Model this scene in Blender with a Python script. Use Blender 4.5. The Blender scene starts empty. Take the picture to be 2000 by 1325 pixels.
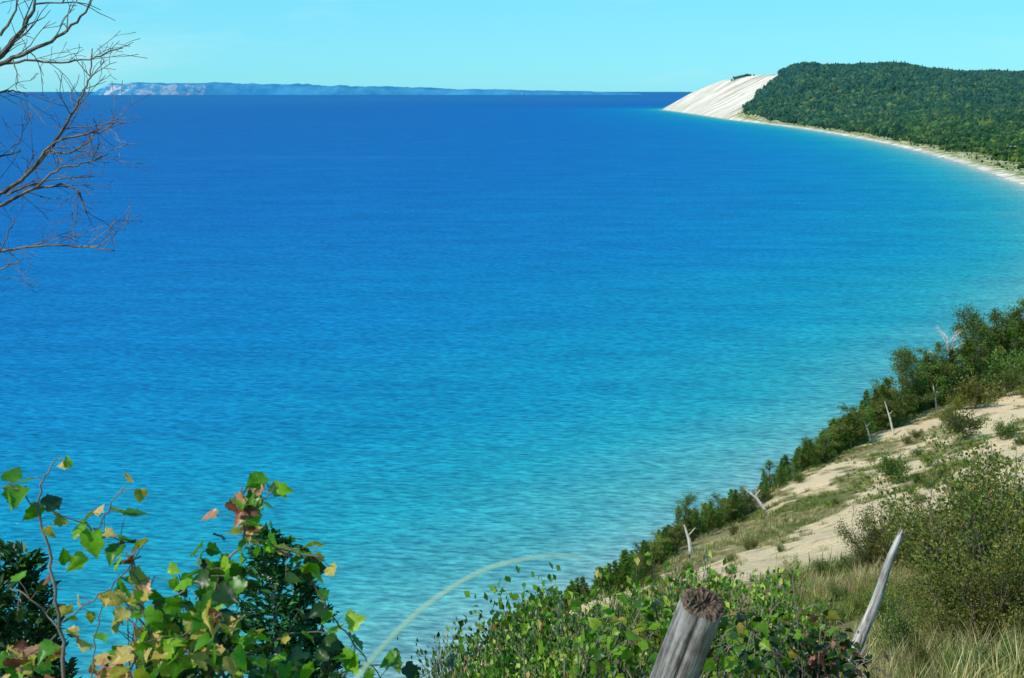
import bpy, math, random
import numpy as np
from mathutils import Vector
R=np.random.default_rng(11); random.seed(11)
scene=bpy.context.scene
EYE=np.array([0.,0.,125.]); F=2300.; PITCH=math.atan((662.5-179)/F)
CP,SP=math.cos(PITCH),math.sin(PITCH)
def sight(px,py,d):
    a=(px-1000)/F; b=(662.5-py)/F
    return EYE+d*np.array([a,CP+b*SP,-SP+b*CP])
def sstep(a,b,x):
    t=np.clip((x-a)/(b-a),0,1); return t*t*(3-2*t)
def smin(a,b,k):
    h=np.clip(.5+.5*(b-a)/k,0,1); return b+(a-b)*h-k*h*(1-h)
def smax(a,b,k): return -smin(-a,-b,k)
# ---------------------------------------------------------------- noise
def _h(x,y,s):
    h=(x.astype(np.int64)*374761393+y.astype(np.int64)*668265263+s*974711)&0xffffffff
    h=((h^(h>>13))*1274126177)&0xffffffff
    h=(h^(h>>16))&0xffff
    return h/65535.
def vn(x,y,s=0):
    x=np.asarray(x,float);y=np.asarray(y,float)
    xi=np.floor(x);yi=np.floor(y);fx=x-xi;fy=y-yi
    fx=fx*fx*(3-2*fx);fy=fy*fy*(3-2*fy)
    a=_h(xi,yi,s);b=_h(xi+1,yi,s);c=_h(xi,yi+1,s);d=_h(xi+1,yi+1,s)
    return (a*(1-fx)+b*fx)*(1-fy)+(c*(1-fx)+d*fx)*fy
def fbm(x,y,s=0,o=4):
    r=0;a=.5;t=0
    for i in range(o):
        r=r+a*vn(x*2**i+i*17.3,y*2**i-i*9.1,s+i);t+=a;a*=.5
    return r/t
# ---------------------------------------------------------------- shoreline
ctrl=np.array([(-900,-1100),(-500,-450),(-250,-60),(-110,120),(-15,237),(40,292),(104,370),(205,500),(315,660),(436,860),(575,1180),(686,1586),(816,2230),(932,3102),(1000,4264),(990,5336),(1035,6940),(1058,8200),(1110,8650),(1450,8950),(3000,9600),(16000,9900)],float)
def catmull(P,n=6):
    P=np.asarray(P,float)
    Q=np.vstack([2*P[0]-P[1],P,2*P[-1]-P[-2]]);out=[]
    for i in range(1,len(Q)-2):
        for t in np.arange(n)/n:
            p0,p1,p2,p3=Q[i-1],Q[i],Q[i+1],Q[i+2]
            out.append(.5*((2*p1)+(-p0+p2)*t+(2*p0-5*p1+4*p2-p3)*t*t+(-p0+3*p1-3*p2+p3)*t**3))
    out.append(P[-1]);return np.array(out)
SH=catmull(ctrl,5)
def shore(x,y):
    x=np.asarray(x,float).ravel();y=np.asarray(y,float).ravel()
    best=np.full(x.shape,1e30);u=np.zeros(x.shape)
    for i in range(len(SH)-1):
        ax,ay=SH[i];dx,dy=SH[i+1]-SH[i];L2=dx*dx+dy*dy
        t=np.clip(((x-ax)*dx+(y-ay)*dy)/L2,0,1)
        ex=x-ax-t*dx;ey=y-ay-t*dy;d=ex*ex+ey*ey
        cr=dx*(y-ay)-dy*(x-ax)
        m=d<best
        best=np.where(m,d,best);u=np.where(m,-np.sign(cr)*np.sqrt(d),u)
    return u
# ---------------------------------------------------------------- terrain
sil=[sight(*p) for p in [(1170,1185,60),(1300,1112,75),(1500,978,100),(1700,858,150),(1850,790,190),(2000,735,230)]]
cp=[sight(*p) for p in [(1300,1200,42),(1500,1100,60),(1700,1000,80),(1850,900,110),(2000,820,150),
    (1500,1200,35),(1700,1150,40),(1850,1100,42),(2000,1000,60),(2000,900,95),
    (1700,1300,14),(2000,1300,12),(2000,1200,18),(1850,1230,18),(1665,1305,9),(1500,1290,17)]]
cp+= [np.array(p,float) for p in [(0,0,123.4),(3,2,122.9),(-10,5,123),(-30,-10,123),(0,-30,126),(20,-10,125.5),(40,20,124),(80,60,121),(150,120,112),(250,250,92),(400,500,60),(700,900,45),(-60,-60,125),(100,-60,130)]]
C=np.array(sil+cp)
def tpsU(r2): return np.where(r2>0,r2*np.log(r2+1e-12),0.)
SC=50.
XY=C[:,:2]/SC
K=tpsU(((XY[:,None]-XY[None])**2).sum(-1))+np.eye(len(XY))*.02
Pm=np.hstack([np.ones((len(XY),1)),XY])
A=np.block([[K,Pm],[Pm.T,np.zeros((3,3))]])
W=np.linalg.solve(A,np.concatenate([C[:,2],np.zeros(3)]))
def upper(x,y):
    x=x/SC;y=y/SC;r=W[-3]+W[-2]*x+W[-1]*y
    for i,(a,b) in enumerate(XY): r=r+W[i]*tpsU((x-a)**2+(y-b)**2)
    return r
S_=np.array(sil);us=shore(S_[:,0],S_[:,1])
ky=np.concatenate([[0],S_[:,1],[500]])
kk=np.concatenate([[123.6/(shore([0],[0])[0]-10)],S_[:,2]/(us-10),[.8]])
def land(x,y,detail=True):
    x=np.asarray(x,float).ravel();y=np.asarray(y,float).ravel()
    u=shore(x,y)
    k=np.interp(y,ky,kk)
    face=smax(.08*u,k*(u-10)+ (fbm(x/14,y/14,5)-.5)*3*sstep(20,60,u),4)
    up=np.clip(upper(np.clip(x,-200,800),np.clip(y,-100,950)),20,150)
    near=smin(up,face,2.5)+.9*sstep(15,50,y)*sstep(20,60,u)
    if detail:
        near=near+sstep(6,20,u)*((fbm(x/9,y/9,3)-.5)*1.9+(fbm(x/1.6,y/1.6,4)-.5)*.35)*sstep(3,25,np.hypot(x,y))
    Pl=np.interp(y,[0,1500,4600,5150,5800,6450,6760,7400,7900,8300,8600,9000],[30,30,34,60,180,268,226,216,204,150,20,4])
    Pl=Pl*(1-.2*sstep(1500,2900,x)*sstep(5300,6000,y))
    Pl=Pl+((fbm(x/500,y/500,9)-.5)*50+(fbm(x/170,y/230,14)-.5)*40)*sstep(4800,5600,y)*(1-.8*sstep(6700,7000,y))
    hi=smin((.5+.13*sstep(6600,7400,y))*u+ (fbm(x/160,y/160,12)-.5)*20*sstep(20,200,u),Pl,40)
    hi=np.where(u>0,np.maximum(hi,.05*u.clip(0,60)),.1*u)
    lowp=3*sstep(8,30,u)+1.2*fbm(x/30,y/30,8)*sstep(10,30,u)+(Pl-3)*sstep(110,700,u)*(.6+.8*fbm(x/260,y/260,10))
    lowp=np.where(u>0,lowp,.1*u)
    w=sstep(4700,5300,y); far=lowp*(1-w)+hi*w
    b=sstep(350,1100,y)
    z=near*(1-b)+far*b
    return np.where(u<0,np.maximum(.1*u,-30),z)
def lz(x,y): return float(land([x],[y])[0])
def hit(px,py,dmax=400):
    d=np.arange(2,dmax,.4)
    P=EYE+d[:,None]*(sight(px,py,1)-EYE)
    z=land(P[:,0],P[:,1]); m=np.where(P[:,2]<z)[0]
    if len(m)==0 or z[m[0]]<66: return None
    return np.array([P[m[0],0],P[m[0],1],z[m[0]]])
def sandmask(x,y):
    u=shore(x,y)
    k=np.interp(y,[0,56,95,144,224,400],[150,129,118,106,90,60])
    e=u-k                                  # distance inland of the brow
    ca,sa=math.cos(.95),math.sin(.95)
    p=x*ca+y*sa; q=-x*sa+y*ca
    n=fbm(p/14,q/4.5,21,5)+.6*(fbm(p/3,q/1.,22,3)-.5)
    bias=.15*np.exp(-((e-9)/8)**2)-.04*sstep(24,45,e)
    m=sstep(.47,.66,n+bias)
    m=m*sstep(25,45,y)
    m=np.maximum(m,1-sstep(10,24,u))
    return m
# ---------------------------------------------------------------- mesh helpers
class MB:
    def __init__(s): s.v=[];s.f=[];s.m=[];s.n=0
    def add(s,V,Fc,mi=0):
        V=np.asarray(V,float);s.v.append(V)
        n=s.n
        s.f.extend([tuple(int(i)+n for i in f) for f in Fc]);s.m.extend([mi]*len(Fc));s.n+=len(V)
    def mesh(s,name,mats,smooth=False):
        me=bpy.data.meshes.new(name);me.from_pydata(np.vstack(s.v).tolist(),[],s.f)
        for m in mats: me.materials.append(m)
        me.polygons.foreach_set('material_index',s.m)
        if smooth: me.polygons.foreach_set('use_smooth',[True]*len(s.f))
        me.update();return me
    def obj(s,name,mats,smooth=False,loc=(0,0,0)):
        o=bpy.data.objects.new(name,s.mesh(name,mats,smooth));o.location=loc
        scene.collection.objects.link(o);return o
def tube(mb,P,rad,n=6,mi=0,cap=True,wob=0):
    P=np.asarray(P,float);rad=np.broadcast_to(rad,(len(P),));V=[];
    T=np.gradient(P,axis=0);T/=np.linalg.norm(T,axis=1)[:,None]+1e-9
    ref=np.array([0,0,1.]) if abs(T[0][2])<.9 else np.array([1.,0,0])
    X=np.cross(T[0],ref);X/=np.linalg.norm(X)
    for i in range(len(P)):
        X=X-T[i]*X.dot(T[i]);X/=np.linalg.norm(X)+1e-9
        Y=np.cross(T[i],X)
        for j in range(n):
            a=2*math.pi*j/n;r=rad[i]*(1+wob*(random.random()-.5))
            V.append(P[i]+r*(math.cos(a)*X+math.sin(a)*Y))
    Fc=[]
    for i in range(len(P)-1):
        for j in range(n):
            k=(j+1)%n;Fc.append((i*n+j,i*n+k,(i+1)*n+k,(i+1)*n+j))
    if cap: Fc.append(tuple(range((len(P)-1)*n,len(P)*n)));Fc.append(tuple(reversed(range(n))))
    mb.add(V,Fc,mi)
def unit(v): return v/(np.linalg.norm(v,axis=-1,keepdims=True)+1e-9)
def leafcards(mb,Cn,size,aspect=.55,mi=1,up=.5,dirs=None,fold=.12):
    n=len(Cn)
    if n==0: return
    d=unit(R.normal(size=(n,3))) if dirs is None else unit(dirs+R.normal(size=(n,3))*.45)
    nr=R.normal(size=(n,3))*.7;nr[:,2]+=up
    w=unit(np.cross(d,nr));nr=np.cross(w,d)
    s=(size*R.uniform(.65,1.25,n))[:,None]
    b=Cn;t=Cn+d*s
    L=Cn+d*s*.45+w*s*aspect/2+nr*s*fold;Rr=Cn+d*s*.45-w*s*aspect/2+nr*s*fold
    V=np.stack([b,L,t,Rr],1).reshape(-1,3)
    i=np.arange(n)*4
    Fc=np.concatenate([np.stack([i,i+1,i+2],1),np.stack([i,i+2,i+3],1)])
    mb.add(V,Fc.tolist(),mi)
# ---------------------------------------------------------------- materials
def mat(name):
    m=bpy.data.materials.new(name);m.use_nodes=True;nt=m.node_tree;nt.nodes.clear()
    o=nt.nodes.new('ShaderNodeOutputMaterial');return m,nt,o
def N(nt,t,**k):
    n=nt.nodes.new(t)
    for a,b in k.items():
        if a in n.inputs.keys(): n.inputs[a].default_value=b
        else: setattr(n,a,b)
    return n
def ramp(nt,fac,stops,interp='LINEAR'):
    r=nt.nodes.new('ShaderNodeValToRGB');r.color_ramp.interpolation=interp
    e=r.color_ramp.elements
    while len(e)<len(stops): e.new(.5)
    for i,(p,c) in enumerate(stops): e[i].position=p;e[i].color=(*c,1)
    nt.links.new(fac,r.inputs[0]);return r
def srgb(r,g,b):
    f=lambda c:(c/255/12.92) if c/255<=.04045 else ((c/255+.055)/1.055)**2.4
    return (f(r),f(g),f(b))
def noise(nt,scale,detail=4,vec=None,rough=.55):
    n=nt.nodes.new('ShaderNodeTexNoise');n.inputs['Scale'].default_value=scale;n.inputs['Detail'].default_value=detail;n.inputs['Roughness'].default_value=rough
    if vec is not None: nt.links.new(vec,n.inputs['Vector'])
    return n
def mixc(nt,f,a,b,bt='MIX'):
    m=nt.nodes.new('ShaderNodeMix');m.data_type='RGBA';m.blend_type=bt
    for s,v in ((0,f),(6,a),(7,b)):
        if hasattr(v,'links'): nt.links.new(v,m.inputs[s])
        elif s==0: m.inputs[0].default_value=v
        else: m.inputs[s].default_value=(*v,1)
    return m.outputs[2]
def leafmat(name,stops,trans=.3,inst=True,gloss=.5):
    m,nt,o=mat(name)
    g=N(nt,'ShaderNodeNewGeometry');oi=N(nt,'ShaderNodeObjectInfo')
    r=ramp(nt,g.outputs['Random Per Island'],stops)
    col=r.outputs[0]
    hs=N(nt,'ShaderNodeHueSaturation')
    mr=N(nt,'ShaderNodeMapRange');mr.inputs['To Min'].default_value=.62;mr.inputs['To Max'].default_value=1.35
    nt.links.new(oi.outputs['Random'],mr.inputs['Value']);nt.links.new(mr.outputs[0],hs.inputs['Value'])
    mh=N(nt,'ShaderNodeMapRange');mh.inputs['To Min'].default_value=.48;mh.inputs['To Max'].default_value=.515
    nt.links.new(oi.outputs['Random'],mh.inputs['Value']);nt.links.new(mh.outputs[0],hs.inputs['Hue'])
    nt.links.new(col,hs.inputs['Color']);col=hs.outputs[0]
    p=N(nt,'ShaderNodeBsdfPrincipled');p.inputs['Roughness'].default_value=gloss;p.inputs['Specular IOR Level'].default_value=.3
    nt.links.new(col,p.inputs['Base Color'])
    t=N(nt,'ShaderNodeBsdfTranslucent');tc=mixc(nt,1,col,(1.5,1.7,.6),'MULTIPLY');nt.links.new(tc,t.inputs[0])
    mx=N(nt,'ShaderNodeMixShader');mx.inputs[0].default_value=trans
    nt.links.new(p.outputs[0],mx.inputs[1]);nt.links.new(t.outputs[0],mx.inputs[2]);nt.links.new(mx.outputs[0],o.inputs[0])
    return m
def barkmat(name,a,b,scale=30,stretch=.12,bump=.4):
    m,nt,o=mat(name);tc=N(nt,'ShaderNodeTexCoord');mp=N(nt,'ShaderNodeMapping');mp.inputs['Scale'].default_value=(1,1,stretch)
    nt.links.new(tc.outputs['Object'],mp.inputs[0])
    n=noise(nt,scale,6,mp.outputs[0],.7);r=ramp(nt,n.outputs[0],[(.35,a),(.65,b)])
    p=N(nt,'ShaderNodeBsdfPrincipled');p.inputs['Roughness'].default_value=.9;p.inputs['Specular IOR Level'].default_value=.1
    nt.links.new(r.outputs[0],p.inputs['Base Color'])
    bp=N(nt,'ShaderNodeBump');bp.inputs['Strength'].default_value=bump;bp.inputs['Distance'].default_value=.01
    nt.links.new(n.outputs[0],bp.inputs['Height']);nt.links.new(bp.outputs[0],p.inputs['Normal']);nt.links.new(p.outputs[0],o.inputs[0]);return m
M_bark=barkmat('bark',(.05,.035,.025),(.14,.11,.08),8)
M_dead=barkmat('dead_wood',(.3,.27,.24),(.65,.6,.54),12)
M_snag=barkmat('bleached_snag_wood',(.10,.09,.085),(.6,.57,.54),40,.07,.8)
M_darkbark=barkmat('dark_twig_bark',(.04,.03,.026),(.24,.2,.17),14)
M_dec=leafmat('broadleaf_foliage',[(0,(.02,.05,.01)),(.5,(.055,.105,.018)),(1,(.16,.19,.035))])
M_con=leafmat('conifer_foliage',[(0,(.03,.08,.013)),(.5,(.08,.16,.02)),(1,(.2,.27,.04))],.3)
M_ced=leafmat('cedar_foliage',[(0,(.008,.035,.01)),(.6,(.02,.08,.018)),(1,(.05,.15,.03))],.15)
M_yel=leafmat('autumn_shrub_foliage',[(0,(.035,.055,.01)),(.45,(.11,.15,.025)),(.85,(.27,.26,.05)),(1,(.22,.12,.04))])
M_bri=leafmat('green_shrub_foliage',[(0,(.014,.045,.006)),(.35,(.06,.15,.012)),(.75,(.18,.33,.03)),(.9,(.38,.45,.07)),(.95,(.45,.34,.12)),(1,(.25,.09,.04))],.32)
M_bri2=leafmat('dark_shrub_foliage',[(0,(.012,.035,.008)),(.5,(.045,.10,.014)),(.9,(.15,.23,.03)),(1,(.32,.2,.08))],.25)
M_sil=leafmat('silver_shrub_foliage',[(0,(.05,.08,.05)),(.5,(.14,.18,.12)),(.8,(.36,.39,.31)),(1,(.28,.16,.1))])
# ---------------------------------------------------------------- vegetation generators
def grow(mb,p,d,L,r,lev,tips,mi=0,spread=.7,seg=4,kids=3,upb=.15,curv=.18):
    P=[p];dd=d.copy()
    for i in range(seg):
        dd=unit(dd+R.normal(size=3)*curv+np.array([0,0,upb*.3]));P.append(P[-1]+dd*L/seg)
    tube(mb,P,np.linspace(r,r*.45,len(P)),5 if lev>0 else 4,mi,cap=False)
    if lev==0: tips.append((P[-1],dd));tips.append((P[-2],dd));return
    for k in range(kids):
        t=R.uniform(.35,1);i=min(int(t*seg),seg-1);q=P[i]+(P[i+1]-P[i])*(t*seg-i)
        nd=unit(dd+R.normal(size=3)*spread+np.array([0,0,upb]))
        grow(mb,q,nd,L*R.uniform(.45,.7),r*.5,lev-1,tips,mi,spread,max(2,seg-1),kids,upb,curv)
    grow(mb,P[-1],dd,L*.55,r*.45,lev-1,tips,mi,spread,max(2,seg-1),kids,upb,curv)
def deciduous(name,h,lm,leaf=.16,per=42,crown=.3,sig=.33,bare=False,width=.32,bm=None):
    mb=MB();tips=[]
    P=[np.zeros(3)]
    for i in range(6): P.append(P[-1]+np.array([R.normal()*h*.018,R.normal()*h*.018,h*.9/6]))
    P=np.array(P);tube(mb,P,np.linspace(h*.018,h*.006,7),7)
    nl=11
    for k in range(nl):
        t=crown+(1-crown)*(k+.5)/nl;i=min(int(t*6),5);q=P[i]+(P[i+1]-P[i])*(t*6-i)
        a=k*2.4+R.normal()*.4;el=.25+.7*t
        d=unit(np.array([math.cos(a),math.sin(a),el]))
        grow(mb,q,d,h*width*(1.15-t*.65)*R.uniform(.7,1.15),h*.007,1 if not bare else 2,tips,0,.6,3,3)
    tips.append((P[-1],np.array([0,0,1.])))
    if not bare:
        for q,d in tips:
            if R.random()<.1: continue
            n=int(per*R.uniform(.4,1.4));c=q+R.normal(size=(n,3))*np.array([sig,sig,sig*.6])*R.uniform(.6,1.2)*h/8
            leafcards(mb,c,leaf)
    return mb.mesh(name,[bm or M_bark,lm])
def conifer(name,h,lm,w=.2,leaf=.13,dens=1.,droop=.1,base=.06,bm=None):
    mb=MB();tube(mb,[(0,0,0),(R.normal()*.03*h*.3,0,h*.5),(0,0,h)],[h*.014,h*.009,.005],6)
    nb=int(26*h**.6)
    for k in range(nb):
        t=base+(1-base)*(k/nb);z=t*h;L=h*w*((1-t)**.8)*R.uniform(.55,1.15)+.06*h*.2
        a=k*2.4+R.normal()*.3;d=np.array([math.cos(a),math.sin(a),.35-droop])
        P=np.array([(0,0,z)]+[np.array([0,0,z])+d*L*s+np.array([0,0,-droop*L*s*s]) for s in (.5,1)])
        tube(mb,P,[h*.003,h*.002,.003],4,0,cap=False)
        n=int((26+60*L)*dens);s=R.uniform(.15,1.05,n)**.8
        c=P[0]+d*L*s[:,None];c[:,2]-=droop*L*s*s
        c+=R.normal(size=(n,3))*np.array([1,1,.6])*(L*.13+.03)
        leafcards(mb,c,leaf,.4,dirs=np.tile(unit(d+np.array([0,0,.25])),(n,1)),up=1)
    return mb.mesh(name,[bm or M_bark,lm])
def shrub(name,h,w,lm,leaf=.05,nst=14,per=26,aspect=.55,lev=1,sig=.07,mi=None,bm=None,strag=0):
    mb=MB();tips=[]
    for k in range(nst):
        a=R.uniform(0,6.28);o=R.uniform(0,.25)*w
        d=unit(np.array([math.cos(a)*w/h*R.uniform(.1,.9),math.sin(a)*w/h*R.uniform(.1,.9),1.]))
        grow(mb,np.array([math.cos(a)*o,math.sin(a)*o,0]),d,h*R.uniform(.35,.72),.006+h*.004,lev,tips,0,.55,4,4,.25)
    for q,d in tips:
        n=int(per*R.uniform(.5,1.4));tt=R.uniform(-.25,.05,n)[:,None]*h*.5
        c=q+d*tt+R.normal(size=(n,3))*sig
        leafcards(mb,c,leaf,aspect,dirs=np.tile(d,(n,1)),up=.8)
    for k in range(strag):
        a=R.uniform(0,6.28);d=unit(np.array([math.cos(a)*.3,math.sin(a)*.3,1.]));P=[np.array([math.cos(a)*w*.2,math.sin(a)*w*.2,h*.4])]
        for i in range(7): d=unit(d+R.normal(size=3)*.1);P.append(P[-1]+d*h*.09)
        P=np.array(P);tube(mb,P,np.linspace(.008,.003,8),4,0,cap=False)
        ii=R.integers(2,8,26);c=P[ii]+R.normal(size=(26,3))*.03
        leafcards(mb,c,leaf*.9,aspect,up=.6)
    return mb.mesh(name,[bm or M_darkbark,lm])
def place(name,me,loc,scale=1,rz=None,tilt=0):
    o=bpy.data.objects.new(name,me);o.location=loc
    o.scale=(scale,)*3 if np.isscalar(scale) else scale
    o.rotation_euler=(tilt*R.normal(),tilt*R.normal(),R.uniform(0,6.28) if rz is None else rz)
    scene.collection.objects.link(o);return o
def scatter(name,P,S,protos,idx=None,tilt=.05):
    n=len(P);me=bpy.data.meshes.new(name);me.vertices.add(n);me.vertices.foreach_set('co',np.asarray(P,np.float32).ravel())
    a=me.attributes.new('scl','FLOAT_VECTOR','POINT');a.data.foreach_set('vector',np.asarray(S,np.float32).ravel())
    rot=np.zeros((n,3));rot[:,2]=R.uniform(0,6.28,n);rot[:,:2]=R.normal(size=(n,2))*tilt
    a=me.attributes.new('rot','FLOAT_VECTOR','POINT');a.data.foreach_set('vector',rot.astype(np.float32).ravel())
    if idx is None: idx=R.integers(0,len(protos),n)
    a=me.attributes.new('idx','INT','POINT');a.data.foreach_set('value',idx.astype(np.int32))
    o=bpy.data.objects.new(name,me);scene.collection.objects.link(o)
    col=bpy.data.collections.new(name+'_sources')
    for i,p in enumerate(protos): 
        po=bpy.data.objects.new(f'{name}_source_{i}',p);col.objects.link(po)
    ng=bpy.data.node_groups.new(name,'GeometryNodeTree')
    ng.interface.new_socket('Geometry',in_out='INPUT',socket_type='NodeSocketGeometry')
    ng.interface.new_socket('Geometry',in_out='OUTPUT',socket_type='NodeSocketGeometry')
    gi=ng.nodes.new('NodeGroupInput');go=ng.nodes.new('NodeGroupOutput')
    ip=ng.nodes.new('GeometryNodeInstanceOnPoints');ci=ng.nodes.new('GeometryNodeCollectionInfo')
    ci.inputs['Collection'].default_value=col;ci.inputs['Separate Children'].default_value=True;ci.inputs['Reset Children'].default_value=True
    ip.inputs['Pick Instance'].default_value=True
    def na(t,nm):
        q=ng.nodes.new('GeometryNodeInputNamedAttribute');q.data_type=t;q.inputs[0].default_value=nm
        return [s for s in q.outputs if s.enabled and s.name=='Attribute'][0]
    er=ng.nodes.new('FunctionNodeEulerToRotation');L=ng.links.new
    L(gi.outputs[0],ip.inputs['Points']);L(ci.outputs[0],ip.inputs['Instance'])
    L(na('INT','idx'),ip.inputs['Instance Index']);L(na('FLOAT_VECTOR','rot'),er.inputs[0]);L(er.outputs[0],ip.inputs['Rotation'])
    L(na('FLOAT_VECTOR','scl'),ip.inputs['Scale']);L(ip.outputs[0],go.inputs[0])
    md=o.modifiers.new('scatter','NODES');md.node_group=ng;return o
# ---------------------------------------------------------------- ground meshes
def gridmesh(name,xs,ys,zf,mats,attrs=None):
    X,Y=np.meshgrid(xs,ys);x=X.ravel();y=Y.ravel();z=zf(x,y)
    nx,ny=len(xs),len(ys);i=(np.arange(ny-1)[:,None]*nx+np.arange(nx-1)[None]).ravel()
    Fc=np.stack([i,i+1,i+nx+1,i+nx],1)
    me=bpy.data.meshes.new(name);me.vertices.add(len(x));me.vertices.foreach_set('co',np.stack([x,y,z],1).astype(np.float32).ravel())
    me.loops.add(Fc.size);me.loops.foreach_set('vertex_index',Fc.ravel().astype(np.int32))
    me.polygons.add(len(Fc));me.polygons.foreach_set('loop_start',(np.arange(len(Fc))*4).astype(np.int32))
    me.polygons.foreach_set('use_smooth',np.ones(len(Fc),bool));me.update(calc_edges=True)
    for m in mats: me.materials.append(m)
    for k,f in (attrs or {}).items():
        a=me.attributes.new(k,'FLOAT','POINT');a.data.foreach_set('value',f(x,y).astype(np.float32))
    o=bpy.data.objects.new(name,me);scene.collection.objects.link(o);return o
def stretch(a,b,c,n,p=2.2):
    t=np.linspace(-1,1,n);s=np.sign(t)*np.abs(t)**p
    return np.where(s<0,c+(c-a)*s,c+(b-c)*s)
# bluff ground material
m,nt,o=mat('bluff_ground');tc=N(nt,'ShaderNodeNewGeometry')
at=N(nt,'ShaderNodeAttribute',attribute_name='sand')
mp=N(nt,'ShaderNodeMapping');mp.inputs['Rotation'].default_value=(0,0,-.95);mp.inputs['Scale'].default_value=(.35,1,1)
nt.links.new(tc.outputs['Position'],mp.inputs[0])
n1=noise(nt,1.1,8,mp.outputs[0],.7);n2=noise(nt,.12,4,tc.outputs['Position']);n3=noise(nt,6,5,tc.outputs['Position'],.7)
ad=N(nt,'ShaderNodeMath',operation='ADD');sb=N(nt,'ShaderNodeMath',operation='MULTIPLY_ADD');sb.inputs[1].default_value=3.4;sb.inputs[2].default_value=-1.7
nt.links.new(n1.outputs[0],sb.inputs[0]);nt.links.new(at.outputs['Fac'],ad.inputs[0]);nt.links.new(sb.outputs[0],ad.inputs[1])
mr=N(nt,'ShaderNodeMapRange');mr.inputs['From Min'].default_value=.35;mr.inputs['From Max'].default_value=.8;nt.links.new(ad.outputs[0],mr.inputs[0])
veg=ramp(nt,n1.outputs[0],[(.3,(.09,.085,.03)),(.5,(.23,.19,.085)),(.68,(.42,.32,.18))]).outputs[0]
grn=ramp(nt,n3.outputs[0],[(.3,(.05,.075,.016)),(.7,(.15,.16,.04))]).outputs[0]
gm=ramp(nt,n2.outputs[0],[(.50,(0,0,0)),(.62,(1,1,1))]).outputs[0]
veg=mixc(nt,gm,veg,grn)
snd=ramp(nt,n3.outputs[0],[(.3,(.54,.36,.21)),(.7,(.82,.60,.39))]).outputs[0]
col=mixc(nt,mr.outputs[0],veg,snd)
p=N(nt,'ShaderNodeBsdfPrincipled');p.inputs['Roughness'].default_value=.95;p.inputs['Specular IOR Level'].default_value=.05
nt.links.new(col,p.inputs['Base Color']);bp=N(nt,'ShaderNodeBump');bp.inputs['Strength'].default_value=1;bp.inputs['Distance'].default_value=.5
nt.links.new(n1.outputs[0],bp.inputs['Height']);nt.links.new(bp.outputs[0],p.inputs['Normal']);nt.links.new(p.outputs[0],o.inputs[0]);M_bluff=m
xs=stretch(-420,760,10,420,2.4);ys=stretch(-260,900,40,560,2.0)
gridmesh('bluff_terrain',xs,ys,land,[M_bluff],{'sand':sandmask})
# coastal terrain
def cov(x,y):
    u=shore(x,y);sand=1-sstep(14,26,u+12*(fbm(x/25,y/25,31)-.5))
    line=(y-5380)-(x-985)*2.35+ (fbm(x/90,y/90,33)-.5)*260
    dune=sstep(-40,60,line)*(u<1200)
    return np.maximum(sand,dune)
def duneg(x,y):
    u=shore(x,y);return (1-sstep(70,130,u+60*(fbm(x/70,y/70,32)-.5)))*(1-0*u)
m,nt,o=mat('coastal_ground');g=N(nt,'ShaderNodeNewGeometry')
a1=N(nt,'ShaderNodeAttribute',attribute_name='sand');a2=N(nt,'ShaderNodeAttribute',attribute_name='dune_grass')
mp=N(nt,'ShaderNodeMapping');mp.inputs['Rotation'].default_value=(0,0,.28);mp.inputs['Scale'].default_value=(.15,1,.15);nt.links.new(g.outputs['Position'],mp.inputs[0])
n1=noise(nt,.02,7,mp.outputs[0],.7);n2=noise(nt,.05,6,g.outputs['Position'],.7)
# dune: pale sand with gullies of darker lag and sparse grass
snd=ramp(nt,n1.outputs[0],[(.38,(.22,.21,.15)),(.46,(.42,.36,.29)),(.54,(.6,.52,.45)),(.64,(.78,.7,.64))]).outputs[0]
dg=ramp(nt,n2.outputs[0],[(.42,(.11,.13,.05)),(.52,(.25,.25,.12)),(.62,(.62,.53,.38))]).outputs[0]
fr=ramp(nt,n2.outputs[0],[(.3,(.015,.035,.012)),(.7,(.03,.06,.02))]).outputs[0]
col=mixc(nt,a2.outputs['Fac'],fr,dg);col=mixc(nt,a1.outputs['Fac'],col,snd)
p=N(nt,'ShaderNodeBsdfPrincipled');p.inputs['Roughness'].default_value=1;p.inputs['Specular IOR Level'].default_value=0
nt.links.new(col,p.inputs['Base Color']);nt.links.new(p.outputs[0],o.inputs[0]);M_coast=m
xs=np.concatenate([np.arange(330,1250,8),np.arange(1250,2000,20),np.linspace(2000,9000,70)])
ys=np.concatenate([np.arange(900,3200,12),np.arange(3200,5300,25),np.arange(5300,8800,22),np.linspace(8800,10200,12)])
gridmesh('coastal_hills',xs,ys,land,[M_coast],{'sand':cov,'dune_grass':duneg})
# ---------------------------------------------------------------- water
m,nt,o=mat('lake_water');g=N(nt,'ShaderNodeNewGeometry');a1=N(nt,'ShaderNodeAttribute',attribute_name='offshore')
pos=g.outputs['Position']
mpb=N(nt,'ShaderNodeMapping');mpb.inputs['Rotation'].default_value=(0,0,.25);mpb.inputs['Scale'].default_value=(.12,1,1);nt.links.new(pos,mpb.inputs[0])
big=noise(nt,.006,5,mpb.outputs[0],.6)
mul=N(nt,'ShaderNodeMath',operation='MULTIPLY_ADD');mul.inputs[1].default_value=.12;nt.links.new(big.outputs[0],mul.inputs[0])
nt.links.new(a1.outputs['Fac'],mul.inputs[2])
sub=N(nt,'ShaderNodeMath',operation='SUBTRACT');sub.inputs[1].default_value=.06;nt.links.new(mul.outputs[0],sub.inputs[0])
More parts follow.
